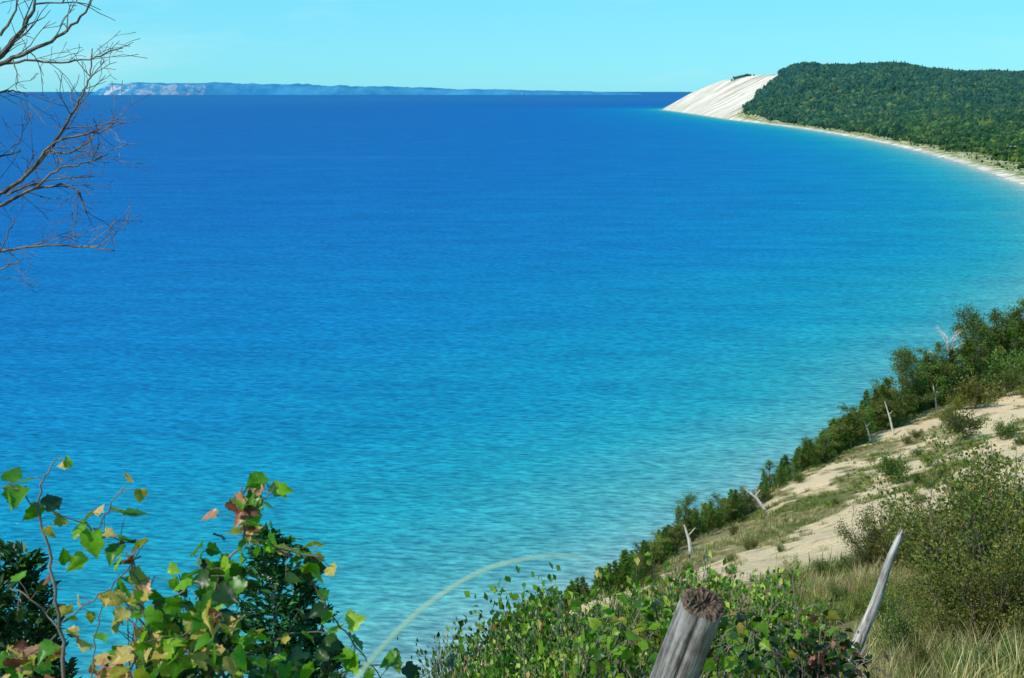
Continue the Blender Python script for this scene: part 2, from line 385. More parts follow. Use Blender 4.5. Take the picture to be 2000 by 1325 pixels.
# offshore = log10(1+d)/4
def lg(d): return math.log10(1+d)/4
st=[(lg(0),srgb(160,165,155)),(lg(8),srgb(120,152,155)),(lg(35),srgb(70,142,150)),(lg(80),srgb(30,132,152)),(lg(150),srgb(12,121,155)),(lg(330),srgb(9,106,157)),(lg(800),srgb(14,93,154)),(lg(2500),srgb(22,88,147)),(lg(9000),srgb(30,94,147))]
col=ramp(nt,sub.outputs[0],st).outputs[0]
mw=N(nt,'ShaderNodeMapping');mw.inputs['Rotation'].default_value=(0,0,.5);mw.inputs['Scale'].default_value=(.36,1,1);nt.links.new(pos,mw.inputs[0])
mw2=N(nt,'ShaderNodeMapping');mw2.inputs['Rotation'].default_value=(0,0,.15);mw2.inputs['Scale'].default_value=(.3,1,1);nt.links.new(pos,mw2.inputs[0])
w1=noise(nt,.62,2,mw.outputs[0],.5);w2=noise(nt,.17,3,mw2.outputs[0],.55);w3=noise(nt,.03,4,mw2.outputs[0],.6)
for w_,lo,hi_ in ((w1,(.62,.68,.75),(1.4,1.3,1.22)),(w2,(.82,.86,.9),(1.16,1.13,1.1)),(w3,(.86,.89,.92),(1.12,1.1,1.07))):
    sc=ramp(nt,w_.outputs[0],[(.34,lo),(.5,(1,1,1)),(.68,hi_)]).outputs[0]  # light and dark of the ripples painted into the water colour
    col=mixc(nt,1,col,sc,'MULTIPLY')
slick=ramp(nt,big.outputs[0],[(.60,(1,1,1)),(.66,(1.5,1.14,1.08))]).outputs[0]
col=mixc(nt,1,col,slick,'MULTIPLY')
wv=N(nt,'ShaderNodeMath',operation='MULTIPLY_ADD');wv.inputs[1].default_value=2.6;nt.links.new(w2.outputs[0],wv.inputs[0]);nt.links.new(w1.outputs[0],wv.inputs[2])
bp=N(nt,'ShaderNodeBump');bp.inputs['Strength'].default_value=1;bp.inputs['Distance'].default_value=1.0;nt.links.new(wv.outputs[0],bp.inputs['Height'])
df=N(nt,'ShaderNodeBsdfDiffuse');nt.links.new(col,df.inputs[0]);nt.links.new(bp.outputs[0],df.inputs['Normal'])
gl=N(nt,'ShaderNodeBsdfGlossy');gl.inputs['Roughness'].default_value=.3;nt.links.new(bp.outputs[0],gl.inputs['Normal'])
mx=N(nt,'ShaderNodeMixShader');mx.inputs[0].default_value=.035
nt.links.new(df.outputs[0],mx.inputs[1]);nt.links.new(gl.outputs[0],mx.inputs[2]);nt.links.new(mx.outputs[0],o.inputs[0]);M_water=m
nr,na_=240,460
rr=np.concatenate([[60],np.geomspace(120,450000,nr-1)]);aa=np.radians(np.linspace(-110,110,na_))
RR,AA=np.meshgrid(rr,aa,indexing='ij');wx=(RR*np.sin(AA)).ravel();wy=(RR*np.cos(AA)).ravel()
i=(np.arange(nr-1)[:,None]*na_+np.arange(na_-1)[None]).ravel();Fc=np.stack([i,i+1,i+na_+1,i+na_],1)[:,::-1]
me=bpy.data.meshes.new('lake_water');me.vertices.add(len(wx));me.vertices.foreach_set('co',np.stack([wx,wy,0*wx],1).astype(np.float32).ravel())
me.loops.add(Fc.size);me.loops.foreach_set('vertex_index',Fc.ravel().astype(np.int32));me.polygons.add(len(Fc));me.polygons.foreach_set('loop_start',(np.arange(len(Fc))*4).astype(np.int32));me.update(calc_edges=True)
off=np.clip(-shore(wx,wy),0,9000);a=me.attributes.new('offshore','FLOAT','POINT');a.data.foreach_set('value',(np.log10(1+off)/4).astype(np.float32))
me.materials.append(M_water);ow=bpy.data.objects.new('lake_water',me);scene.collection.objects.link(ow)
if me.polygons[0].normal.z<0: me.flip_normals()
# ---------------------------------------------------------------- distant forest
m,nt,o=mat('distant_forest_foliage');g=N(nt,'ShaderNodeNewGeometry');oi=N(nt,'ShaderNodeObjectInfo')
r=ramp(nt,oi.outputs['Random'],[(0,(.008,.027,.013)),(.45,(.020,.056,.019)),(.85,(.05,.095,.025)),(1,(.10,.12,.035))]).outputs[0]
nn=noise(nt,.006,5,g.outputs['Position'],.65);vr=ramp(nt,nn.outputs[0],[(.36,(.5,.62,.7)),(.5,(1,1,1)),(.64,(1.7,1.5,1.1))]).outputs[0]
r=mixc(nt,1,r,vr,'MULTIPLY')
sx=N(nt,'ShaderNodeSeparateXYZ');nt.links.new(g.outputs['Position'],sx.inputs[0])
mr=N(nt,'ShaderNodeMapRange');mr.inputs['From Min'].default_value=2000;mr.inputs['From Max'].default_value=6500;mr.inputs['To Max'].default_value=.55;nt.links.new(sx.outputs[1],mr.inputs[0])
col=mixc(nt,mr.outputs[0],r,(.022,.09,.105))  # aerial haze painted into the crown colour, bluer with world Y
d=N(nt,'ShaderNodeBsdfDiffuse');nt.links.new(col,d.inputs[0]);nt.links.new(d.outputs[0],o.inputs[0]);M_far=m
import bmesh
def crown(name,cone=False):
    bm=bmesh.new();bmesh.ops.create_icosphere(bm,subdivisions=3 if not cone else 2,radius=1)
    sd=R.uniform(0,99)
    for v in bm.verts:
        p=np.array(v.co);n=float(vn(p[0]*2.2+sd,p[1]*2.2+p[2]*2.7,3))+.5*float(vn(p[0]*5+sd,p[1]*5+p[2]*4,4))
        q=p*(.62+.5*n)
        if cone: q[:2]*=max(.05,(.62-.5*p[2]));q[2]=q[2]*1.5
        v.co=(q[0]*.5,q[1]*.5,q[2]*.5+.45)
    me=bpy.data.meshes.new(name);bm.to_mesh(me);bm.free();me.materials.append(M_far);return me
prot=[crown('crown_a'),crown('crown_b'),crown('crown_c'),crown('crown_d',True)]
def jit(x0,x1,y0,y1,s):
    X,Y=np.meshgrid(np.arange(x0,x1,s),np.arange(y0,y1,s));X=X.ravel();Y=Y.ravel()
    return X+R.uniform(-.45,.45,len(X))*s,Y+R.uniform(-.45,.45,len(X))*s
PP=[];SS=[];II=[]
for (x0,x1,y0,y1,s,sz) in [(450,1900,700,3400,8.5,11),(900,4600,3400,7400,14,19)]:
    x,y=jit(x0,x1,y0,y1,s);k=(x<.56*y+150);x,y=x[k],y[k];u=shore(x,y)
    cv=cov(x,y);edge=85+80*(fbm(x/70,y/70,32)-.5)*2+80*(fbm(x/35,y/35,41)-.5)
    k=(u>edge)&(cv<.4)
    k|=(u>30)&(cv<.1)&(R.random(len(x))<.07)
    k&=~((y>5300)&(x>1000+ (y-5300)*1.6+900)&(y>7000))
    k&=~((np.abs(x-1035)<26)&(y>2330)&(y<2430))
    x,y=x[k],y[k];z=land(x,y);n=len(x);u=u[k]
    lone=(u<edge[k])
    h=sz*R.uniform(.5,1.55,n)*(.6+.4*sstep(60,200,u))*np.where(lone,.45,1)
    z=z+ (fbm(x/60,y/60,55)-.5)*14*(~lone)
    PP.append(np.stack([x,y,z],1));SS.append(np.stack([h*R.uniform(.8,1.1,n),h*R.uniform(.8,1.1,n),h],1))
    ii=R.integers(0,3,n);ii[(R.random(n)<.3)]=3;II.append(ii)
x=1400+R.normal(size=60)*22;y=7350+R.normal(size=60)*60;PP.append(np.stack([x,y,land(x,y)-2],1));h=R.uniform(9,18,60);SS.append(np.stack([h,h,h],1));II.append(R.integers(0,3,60))
PP=np.vstack(PP);SS=np.vstack(SS);II=np.concatenate(II)
print('forest instances',len(PP))
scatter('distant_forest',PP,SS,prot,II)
# ---------------------------------------------------------------- island
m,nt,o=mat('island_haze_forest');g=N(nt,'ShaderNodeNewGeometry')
n1=noise(nt,.0012,6,g.outputs['Position'],.7);r=ramp(nt,n1.outputs[0],[(.35,srgb(38,105,150)),(.65,srgb(62,130,165))]).outputs[0]  # distance haze painted in as bluish tones of the island forest
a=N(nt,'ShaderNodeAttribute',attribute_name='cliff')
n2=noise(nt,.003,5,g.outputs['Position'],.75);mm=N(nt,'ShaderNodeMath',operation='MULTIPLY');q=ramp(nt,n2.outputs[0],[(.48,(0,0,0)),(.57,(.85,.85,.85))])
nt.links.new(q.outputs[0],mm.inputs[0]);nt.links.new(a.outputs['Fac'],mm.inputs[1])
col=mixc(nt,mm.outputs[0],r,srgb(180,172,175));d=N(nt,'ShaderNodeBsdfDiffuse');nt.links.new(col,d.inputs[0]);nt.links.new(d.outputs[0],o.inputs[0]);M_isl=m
D=45000.
tx=np.array([190,205,225,300,340,450,560,700,800,900,1050,1150,1250]);ty=np.array([186,173,165,164,163,164,167,170,172,176,178,180,184])
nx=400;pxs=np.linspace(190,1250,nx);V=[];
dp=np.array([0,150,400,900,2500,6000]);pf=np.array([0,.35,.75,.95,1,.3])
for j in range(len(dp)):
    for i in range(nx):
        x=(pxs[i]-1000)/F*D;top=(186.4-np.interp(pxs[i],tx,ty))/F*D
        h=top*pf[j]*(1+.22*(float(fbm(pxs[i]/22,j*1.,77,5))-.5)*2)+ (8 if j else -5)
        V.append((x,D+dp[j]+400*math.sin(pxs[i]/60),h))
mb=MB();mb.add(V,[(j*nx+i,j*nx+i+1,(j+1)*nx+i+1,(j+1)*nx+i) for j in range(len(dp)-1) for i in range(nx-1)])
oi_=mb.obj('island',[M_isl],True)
at=oi_.data.attributes.new('cliff','FLOAT','POINT')
cl=[]
for j in range(len(dp)):
    for i in range(nx): cl.append((1. if 212<pxs[i]<410 else 0.)*(1 if j in(0,1,2) else 0)*(1 if pxs[i]<270 else .5))
at.data.foreach_set('value',cl)
# ---------------------------------------------------------------- house, lighthouse, ship
def flat(name,c,rough=.7):
    m,nt,o=mat(name);n=noise(nt,3,3);r=ramp(nt,n.outputs[0],[(.3,tuple(x*.88 for x in c)),(.7,c)]);p=N(nt,'ShaderNodeBsdfPrincipled');p.inputs['Roughness'].default_value=rough
    nt.links.new(r.outputs[0],p.inputs['Base Color']);nt.links.new(p.outputs[0],o.inputs[0]);return m
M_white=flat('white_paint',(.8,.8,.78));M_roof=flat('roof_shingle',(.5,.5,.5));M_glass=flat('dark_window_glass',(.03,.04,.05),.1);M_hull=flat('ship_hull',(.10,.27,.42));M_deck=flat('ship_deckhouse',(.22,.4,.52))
def box(mb,x0,x1,y0,y1,z0,z1,mi=0):
    V=[(x,y,z) for z in(z0,z1) for y in(y0,y1) for x in(x0,x1)]
    mb.add(V,[(0,2,3,1),(4,5,7,6),(0,1,5,4),(2,6,7,3),(0,4,6,2),(1,3,7,5)],mi)
def part(name,parent,mb,mats):
    o=mb.obj(name,mats);o.parent=parent;return o
hx,hy=1015,2420;hz=lz(hx,hy)
cot=bpy.data.objects.new('white_cottage',None);scene.collection.objects.link(cot);cot.location=(hx,hy,hz+3);cot.rotation_euler=(0,0,.3)
mb=MB();box(mb,-7,7,-4,4,-4,5);mb.add([(-7,-4,5),(-7,4,5),(-7,0,8.4)],[(0,2,1)]);mb.add([(7,-4,5),(7,4,5),(7,0,8.4)],[(0,1,2)]);part('walls',cot,mb,[M_white])
mb=MB();mb.add([(-7.6,-4.7,4.7),(7.6,-4.7,4.7),(7.6,0,8.8),(-7.6,0,8.8),(7.6,4.7,4.7),(-7.6,4.7,4.7)],[(0,1,2,3),(3,2,4,5)]);part('roof',cot,mb,[M_white])
mb=MB()
for x in(-5,-2,2.6,5): box(mb,x-.7,x+.7,-4.05,-3.9,1.2,3.4)
part('windows',cot,mb,[M_glass]);mb=MB();box(mb,-.2,.9,-4.06,-3.9,0,2.4);part('door',cot,mb,[M_roof])
mb=MB();lp=sight(1020,186,44000)
tube(mb,[(0,0,-10),(0,0,30),(0,0,75)],[20,17,13],10);tube(mb,[(0,0,75),(0,0,79)],[18,18],10);tube(mb,[(0,0,79),(0,0,90),(0,0,97)],[10,10,1],10);box(mb,-60,-28,-15,15,-5,18)
mb.obj('lighthouse',[M_deck],loc=(lp[0],44600,8))
sp=sight(362,188.5,1)-EYE
mb=MB();L=260
mb.add([(-L/2,-20,0),(L/2-20,-20,0),(L/2-20,20,0),(-L/2,20,0),(-L/2-6,-22,20),(L/2,-22,20),(L/2,22,20),(-L/2-6,22,20),(L/2+25,0,24),(L/2-5,0,0)],[(0,1,5,4),(2,3,7,6),(0,4,7,3),(4,5,6,7),(1,9,8,5),(9,2,6,8),(5,8,6)])
box(mb,-L/2,-L/2+26,-14,14,20.1,40,1);box(mb,L/2-40,L/2-28,-12,12,20.1,32,1);tube(mb,[(-L/2+15,0,40),(-L/2+15,0,50)],[4,4],8,1)
mb.obj('cargo_ship',[M_hull,M_deck],loc=(sp[0]/sp[1]*36000,36000,0))
# ---------------------------------------------------------------- bluff trees
con=[conifer(f'conifer_mesh_{i}',5,M_con,w=R.uniform(.2,.28),leaf=.17,dens=1.25,droop=R.uniform(.02,.2)) for i in range(4)]
dec=[deciduous(f'broadleaf_mesh_{i}',8,M_dec,leaf=.2,per=55,width=.34) for i in range(3)]
small=[deciduous(f'young_broadleaf_mesh_{i}',5,[M_dec,M_yel,M_con][i],leaf=.17,per=38,crown=.08,width=.34,sig=.42) for i in range(3)]
bare=[deciduous(f'bare_tree_mesh_{i}',5,M_dec,bare=True,crown=.35,width=.24,bm=M_dead) for i in range(2)]
tall=deciduous('tall_broadleaf_mesh',8,M_dec,leaf=.17,per=46,crown=.45,width=.26,sig=.38)
bush=[shrub(f'hill_shrub_mesh_{i}',1.6,1.5,M_yel if i%2 else M_dec,leaf=.11,nst=14,per=16,sig=.12) for i in range(4)]
def bmh(me):
    z=np.empty(len(me.vertices)*3,np.float32);me.vertices.foreach_get('co',z);return float(z[2::3].max())
BP=np.array([1000,1170,1300,1500,1700,1850,2000,2120]);BD=np.array([42,60,75,100,150,190,230,265])
def btree(name,me,px,top,push=5,dz=-.1,wf=1.):
    d=np.interp(px,BP,BD)+push
    y=d
    for _ in range(6):
        x=(px-1000)/F*d;z=lz(x,y);y=(d-(EYE[2]-z)*SP)/CP
    tz=sight(px,top,d)[2]
    h=tz-z
    if h<.8: return
    s=h/bmh(me);place(name,me,(x,y,z+dz),(s*wf,s*wf,s),tilt=.03)
def topline(px):
    return np.interp(px,[960,1080,1170,1230,1290,1350,1420,1480,1560,1640,1700,1780,1850,1900,1960,2100],[1195,1145,1098,1060,1020,990,952,922,862,800,758,698,658,640,612,590])
for i in range(440):
    px=960+1130*R.random();pu=R.uniform(.5,7)
    t=topline(px)+R.uniform(-4,38)+(25 if R.random()<.2 else 0)-(R.uniform(8,30) if R.random()<.14 else 0)
    if px>1750: t+=R.uniform(0,45)
    k=R.random()
    if k<.5 or px<1240: btree('conifer_tree',con[i%4],px,t,pu,wf=R.uniform(.75,1.15))
    else: btree('broadleaf_tree',small[i%3],px,t+6,pu,wf=R.uniform(.8,1.15))
for px,t,pu,me,nm in [(1745,672,5,dec[0],'broadleaf_tree'),(1895,583,5,tall,'broadleaf_tree'),(1935,592,9,dec[2],'broadleaf_tree'),(1985,572,8,dec[0],'broadleaf_tree'),(1812,688,5,dec[1],'broadleaf_tree'),(1865,668,4,dec[2],'broadleaf_tree'),(1795,705,8,small[0],'broadleaf_tree'),(1332,948,2,tall,'broadleaf_tree'),(1505,892,3,dec[0],'broadleaf_tree'),(1575,845,4,tall,'broadleaf_tree'),(1660,800,4,dec[1],'broadleaf_tree'),(1840,628,6,bare[0],'bare_tree'),(1475,945,1,bare[1],'bare_tree'),(1740,785,1,bare[1],'bare_tree'),(1960,640,3,dec[1],'broadleaf_tree'),(2030,560,6,dec[1],'broadleaf_tree'),(1925,650,2,con[1],'conifer_tree'),(1705,760,4,dec[1],'broadleaf_tree'),(1910,610,10,dec[1],'broadleaf_tree'),(1965,600,12,dec[2],'broadleaf_tree'),(1840,690,8,dec[0],'broadleaf_tree'),(1985,640,2,dec[2],'broadleaf_tree'),(1770,720,3,dec[1],'broadleaf_tree'),(1885,690,2,dec[0],'broadleaf_tree'),(1620,835,4,dec[2],'broadleaf_tree'),(1765,660,8,tall,'broadleaf_tree'),(1825,655,9,dec[2],'broadleaf_tree'),(1990,590,5,dec[1],'broadleaf_tree'),(1945,625,5,dec[0],'broadleaf_tree'),(1800,770,0,bare[1],'bare_tree')]:
    btree(nm,me,px,t,pu)
for px,py,tx_,ty_ in [(1747,850,1728,785),(1352,1085,1336,1025),(1703,865,1684,815),(1500,995,1455,955),(1830,800,1822,752)]:
    p=hit(px,py) 
    if p is None: p=hit(px,py+20)
    if p is None: continue
    d=(p[1]*CP+(EYE[2]-p[2])*SP);q=sight(tx_,ty_,d)
    mb=MB();v=q-p;tube(mb,[(0,0,-.4),v*.5+np.array([.05,0,0]),v],[.15,.11,.04],6);tube(mb,[v*.6,v*.6+np.array([.5,.2,.5])],[.05,.02],4)
    mb.obj('dead_trunk',[M_dead],loc=p)
sl=[(1748,945,60),(1735,930,40),(1885,860,60),(1905,800,70),(1960,775,60),(1850,830,35),(1990,760,80),(1570,1165,45),(1610,1130,40),(1530,1180,35),(1650,1120,40),(1480,1175,30),(1960,860,45),(1700,1190,45),(1640,1180,40),(1600,1200,50),(1300,1190,40),(1350,1165,30),(1790,985,25),(1790,860,25),(1240,1190,40),(1860,960,30),(1920,730,60),(1975,720,70),(1890,750,60),(1850,785,50),(1930,745,40),(1870,800,35),(1950,735,60),(1995,735,60)]
sl+=[(R.uniform(1250,2000),R.uniform(760,1200),R.uniform(10,30)) for _ in range(110)]
sl+=[(R.uniform(1680,2000),R.uniform(1190,1260),R.uniform(25,60)) for _ in range(26)]
for i,(px,py,hp) in enumerate(sl):
    p=hit(px,py)
    if p is None: continue
    d=(p[1]*CP+(EYE[2]-p[2])*SP);h=hp/F*d
    place('hillside_shrub',bush[i%4],p-np.array([0,0,.1]),h/1.5)
# ---------------------------------------------------------------- grass
def tuft(name,h,n,spread,mt,w=.006,lean=.5):
    mb=MB()
    for i in range(n):
        a=R.uniform(0,6.28);r=R.uniform(0,spread);b=np.array([math.cos(a)*r,math.sin(a)*r,-.02]);a2=a+R.normal()*.8
        H=h*R.uniform(.5,1.1);ln=lean*R.uniform(.2,1)*H;dv=np.array([math.cos(a2),math.sin(a2),0]);sd=np.array([-dv[1],dv[0],0])*w
        p1=b+dv*ln*.25+np.array([0,0,H*.6]);p2=b+dv*ln+np.array([0,0,H])
        mb.add([b-sd,b+sd,p1+sd*.8,p1-sd*.8,p2],[(0,1,2,3),(3,2,4)])
    return mb.mesh(name,[mt])
M_dry=leafmat('dry_grass',[(0,(.16,.14,.05)),(.5,(.32,.26,.12)),(1,(.5,.4,.22))],.25)
M_gg=leafmat('green_grass',[(0,(.04,.075,.012)),(.5,(.10,.15,.022)),(1,(.30,.28,.08))],.25)
tn=[tuft('tuft_a',.45,46,.14,M_gg,.004),tuft('tuft_b',.5,40,.12,M_dry,.004,.7),tuft('tuft_c',.35,50,.16,M_gg,.004)]
x=R.uniform(1.5,16,9000);y=R.uniform(5.5,32,9000);k=(x<.5*y+2)&(x>.24*y-.3)&(fbm(x/2,y/2,51)>.42);x,y=x[k],y[k]
z=land(x,y);s=R.uniform(.4,1.15,len(x))*(.7+.6*fbm(x/1.2,y/1.2,58));gi=np.where(fbm(x/1.4,y/1.4,57)+R.normal(size=len(x))*.06>.53,1,R.integers(0,2,len(x))*2)
scatter('foreground_grass',np.stack([x,y,z],1),np.stack([s]*3,1),tn,gi,.14)
tf=[tuft('tuft_d',.4,26,.3,M_dry,.012,.7),tuft('tuft_e',.4,26,.3,M_dry,.012,.5),tuft('tuft_f',.4,30,.3,M_gg,.014)]
x=R.uniform(0,130,120000);y=R.uniform(25,260,120000);k=(x<.5*y+3)&(x>.04*y);x,y=x[k],y[k]
u=shore(x,y);k=(u>60)&(sandmask(x,y)<R.uniform(.05,1.0,len(x)))&(fbm(x/5,y/5,52)>.36);x,y=x[k],y[k]
z=land(x,y);s=R.uniform(.35,1.1,len(x));gi=R.integers(0,2,len(x));gi[(fbm(x/12,y/12,53)>.54)|(R.random(len(x))<.14)]=2
scatter('hillside_grass',np.stack([x,y,z],1),np.stack([s]*3,1),tf,gi,.15)
print('grass',len(x))
# ---------------------------------------------------------------- foreground shrubs
gs=[shrub(f'green_shrub_mesh_{i}',2.2,1.4,[M_bri,M_bri2,M_bri][i],leaf=[.075,.065,.09][i],nst=20,per=22,aspect=.75,sig=.11,strag=9) for i in range(3)]
ss=shrub('silver_shrub_mesh',2.2,1.0,M_sil,leaf=.08,nst=13,per=16,aspect=.4,sig=.07,strag=8)
ys_=[shrub(f'autumn_shrub_mesh_{i}',2.4,1.5,M_yel,leaf=.055,nst=26,per=50,aspect=.7,sig=.11,strag=8) for i in range(2)]
def fshrub(name,me,px,top,d,hm=2.2,wf=1):
    t=sight(px,top,d);z=lz(t[0],t[1]);h=max(.4,t[2]-z);s=h/bmh(me)
    place(name,me,(t[0],t[1],z-.05),(s*wf,s*wf,s),tilt=.03)
for px,t,d,me,nm,wf in [(885,1262,9,ss,'silver_shrub',.5),(920,1240,8.5,ss,'silver_shrub',.5),(955,1212,9.5,ss,'silver_shrub',.6),(1005,1192,9.5,gs[0],'green_shrub',.7),(1065,1168,10,gs[1],'green_shrub',.75),(1110,1140,9,ss,'silver_shrub',.6),(1140,1105,10,gs[2],'green_shrub',.75),(1190,1140,9,gs[0],'green_shrub',.85),(1245,1085,10,gs[2],'green_shrub',.85),(1385,1060,10,ss,'silver_shrub',.6),(1430,1095,9,gs[2],'green_shrub',.8),(1490,1125,9,gs[0],'green_shrub',.8),(1560,1160,9,gs[1],'green_shrub',.8),(1320,1130,8,gs[2],'green_shrub',.7),(1080,1205,7.5,gs[2],'green_shrub',.7),(1200,1200,7.5,gs[0],'green_shrub',.8),(1450,1185,7,gs[1],'green_shrub',.7),(1540,1215,7.5,gs[2],'green_shrub',.7),(1610,1205,9.5,ys_[0],'autumn_shrub',.8),(1000,1240,7,gs[1],'green_shrub',.6),(1140,1220,6.8,gs[0],'green_shrub',.7),(930,1272,7.5,gs[0],'green_shrub',.45),(1040,1240,8.3,gs[0],'green_shrub',.7),(1270,1170,7.4,ys_[1],'autumn_shrub',.6),
    (1960,820,17,ys_[0],'autumn_shrub',1.1),(1900,960,17,ys_[1],'autumn_shrub',1),(1990,860,14,ys_[1],'autumn_shrub',1),(1860,1040,15,ys_[0],'autumn_shrub',1),(1950,1010,13,ys_[0],'autumn_shrub',1),(1920,1080,14,ys_[1],'autumn_shrub',1),
    (1730,965,24,ys_[1],'autumn_shrub',1),(1800,955,25,ys_[0],'autumn_shrub',1),(1840,1020,22,ys_[1],'autumn_shrub',1),(1700,1045,24,ys_[0],'autumn_shrub',1),(1770,1150,14,gs[1],'green_shrub',.8),(1740,1105,18,ys_[1],'autumn_shrub',.8),(1810,1215,11,ys_[0],'autumn_shrub',.6),(1900,1225,10,gs[1],'green_shrub',.6),(1980,1215,10,gs[1],'green_shrub',.6)]:
    fshrub(nm,me,px,t,d,2.4 if me in ys_ else 2.2,wf)
# ---------------------------------------------------------------- cedars lower left
ced=[conifer(f'cedar_mesh_{i}',4.5,M_ced,w=.13,leaf=.09,dens=2.6,droop=-.05,bm=M_dead) for i in range(2)]
for px,t,d,i,w in [(525,1020,9,0,1.15),(592,1120,9.5,1,1.15),(30,1060,8,1,1),(-30,1130,7,0,1),(75,1180,8.5,0,.8),(640,1250,8.5,1,.9)]:
    p=sight(px,t,d);z=lz(p[0],p[1]);h=p[2]-z;place('cedar_tree',ced[i],(p[0],p[1],z-.05),(w*h/4.5,w*h/4.5,h/4.5))
# ---------------------------------------------------------------- post and snag
m,nt,o=mat('weathered_post_wood');tc=N(nt,'ShaderNodeTexCoord');mp=N(nt,'ShaderNodeMapping');mp.inputs['Scale'].default_value=(1,1,.06);nt.links.new(tc.outputs['Object'],mp.inputs[0])
n1=noise(nt,48,8,mp.outputs[0],.75);n2=noise(nt,7,4,tc.outputs['Object'])
r=ramp(nt,n1.outputs[0],[(.36,(.015,.014,.013)),(.43,(.19,.175,.165)),(.6,(.42,.40,.385)),(.75,(.66,.64,.62))]).outputs[0]
cv2=ramp(nt,n2.outputs[0],[(.35,(.5,.46,.43)),(.65,(1.15,1.13,1.12))]).outputs[0]
col=mixc(nt,1,r,cv2,'MULTIPLY')
p=N(nt,'ShaderNodeBsdfPrincipled');p.inputs['Roughness'].default_value=.85;p.inputs['Specular IOR Level'].default_value=.2;nt.links.new(col,p.inputs['Base Color'])
bp=N(nt,'ShaderNodeBump');bp.inputs['Strength'].default_value=1;bp.inputs['Distance'].default_value=.008;nt.links.new(n1.outputs[0],bp.inputs['Height']);nt.links.new(bp.outputs[0],p.inputs['Normal']);nt.links.new(p.outputs[0],o.inputs[0]);M_post=m
M_rot=barkmat('rotten_end_grain',(.03,.02,.014),(.22,.15,.11),70,1,1)
def woodpost(name,base,top,r0,r1,n=48,jag=.012,bend=0,mt=None):
    base=np.array(base);top=np.array(top);ax=top-base;L=np.linalg.norm(ax);mb=MB();V=[];nl=30
    for i in range(nl+1):
        t=i/nl
        for j in range(n):
            a=2*math.pi*j/n
            aw=a+.25*math.sin(t*4)
            g=1+.04*math.sin(3*aw+1)+.03*math.sin(5*aw+2+t*3)+.03*(float(vn(j*.35+5,t*6,62))-.5)
            if j in(5,17,30,41): g-=.1*float(vn(t*5,j,64))
            r=(r0*(1-t)+r1*t)*g;zz=L*t+(jag*(float(vn(j*.6,7.,63))-.5)*2 if i==nl else 0)
            V.append((r*math.cos(a)+bend*math.sin(t*3.1),r*math.sin(a)+bend*.4*math.sin(t*9),zz))
    Fc=[(i*n+j,i*n+(j+1)%n,(i+1)*n+(j+1)%n,(i+1)*n+j) for i in range(nl) for j in range(n)]
    mb.add(V,Fc,0)
    top0=nl*n;rings=6
    Vt=np.array(V[top0:top0+n]);cen=Vt.mean(0)
    Vr=[Vt]
    for k in range(1,rings+1):
        f=1-k/rings;W_=cen+(Vt-cen)*f
        for j in range(n): W_[j,2]=L+(.004+R.normal()*.009-.012*(k>3))*(r1/.08)
        Vr.append(W_)
    V2=np.vstack(Vr);Fc=[(k*n+j,k*n+(j+1)%n,(k+1)*n+(j+1)%n,(k+1)*n+j) for k in range(rings) for j in range(n)]
    mb.add(V2,Fc,1)
    o=mb.obj(name,[mt or M_post,M_rot],loc=base);o.rotation_mode='QUATERNION';o.rotation_quaternion=Vector(ax).to_track_quat('Z','Y')
    return o
T=sight(1374,1178,4.4);B=sight(1318,1325,4.62);v=(B-T)/abs(B[2]-T[2]);Bs=T+v*1.45
woodpost('weathered_wooden_post',Bs,T,.1,.084)
T=sight(1763,1042,9);B=sight(1664,1298,9.2)
woodpost('driftwood_snag',B+(B-T)*.15,T,.058,.022,n=22,jag=.09,bend=.035,mt=M_snag)
mb=MB()
rp=sight(1665,1310,9.1)
for i in range(14):
    a=R.uniform(0,6.28);d=np.array([math.cos(a)*.6,math.sin(a)*.6,R.uniform(.1,.9)]);L=R.uniform(.1,.3)
    P=[np.zeros(3)]
    for k in range(4): P.append(P[-1]+(d+R.normal(size=3)*.35)*L/4)
    tube(mb,P,np.linspace(.018,.003,5),5)
mb.obj('dead_stump_twigs',[M_darkbark],loc=rp)
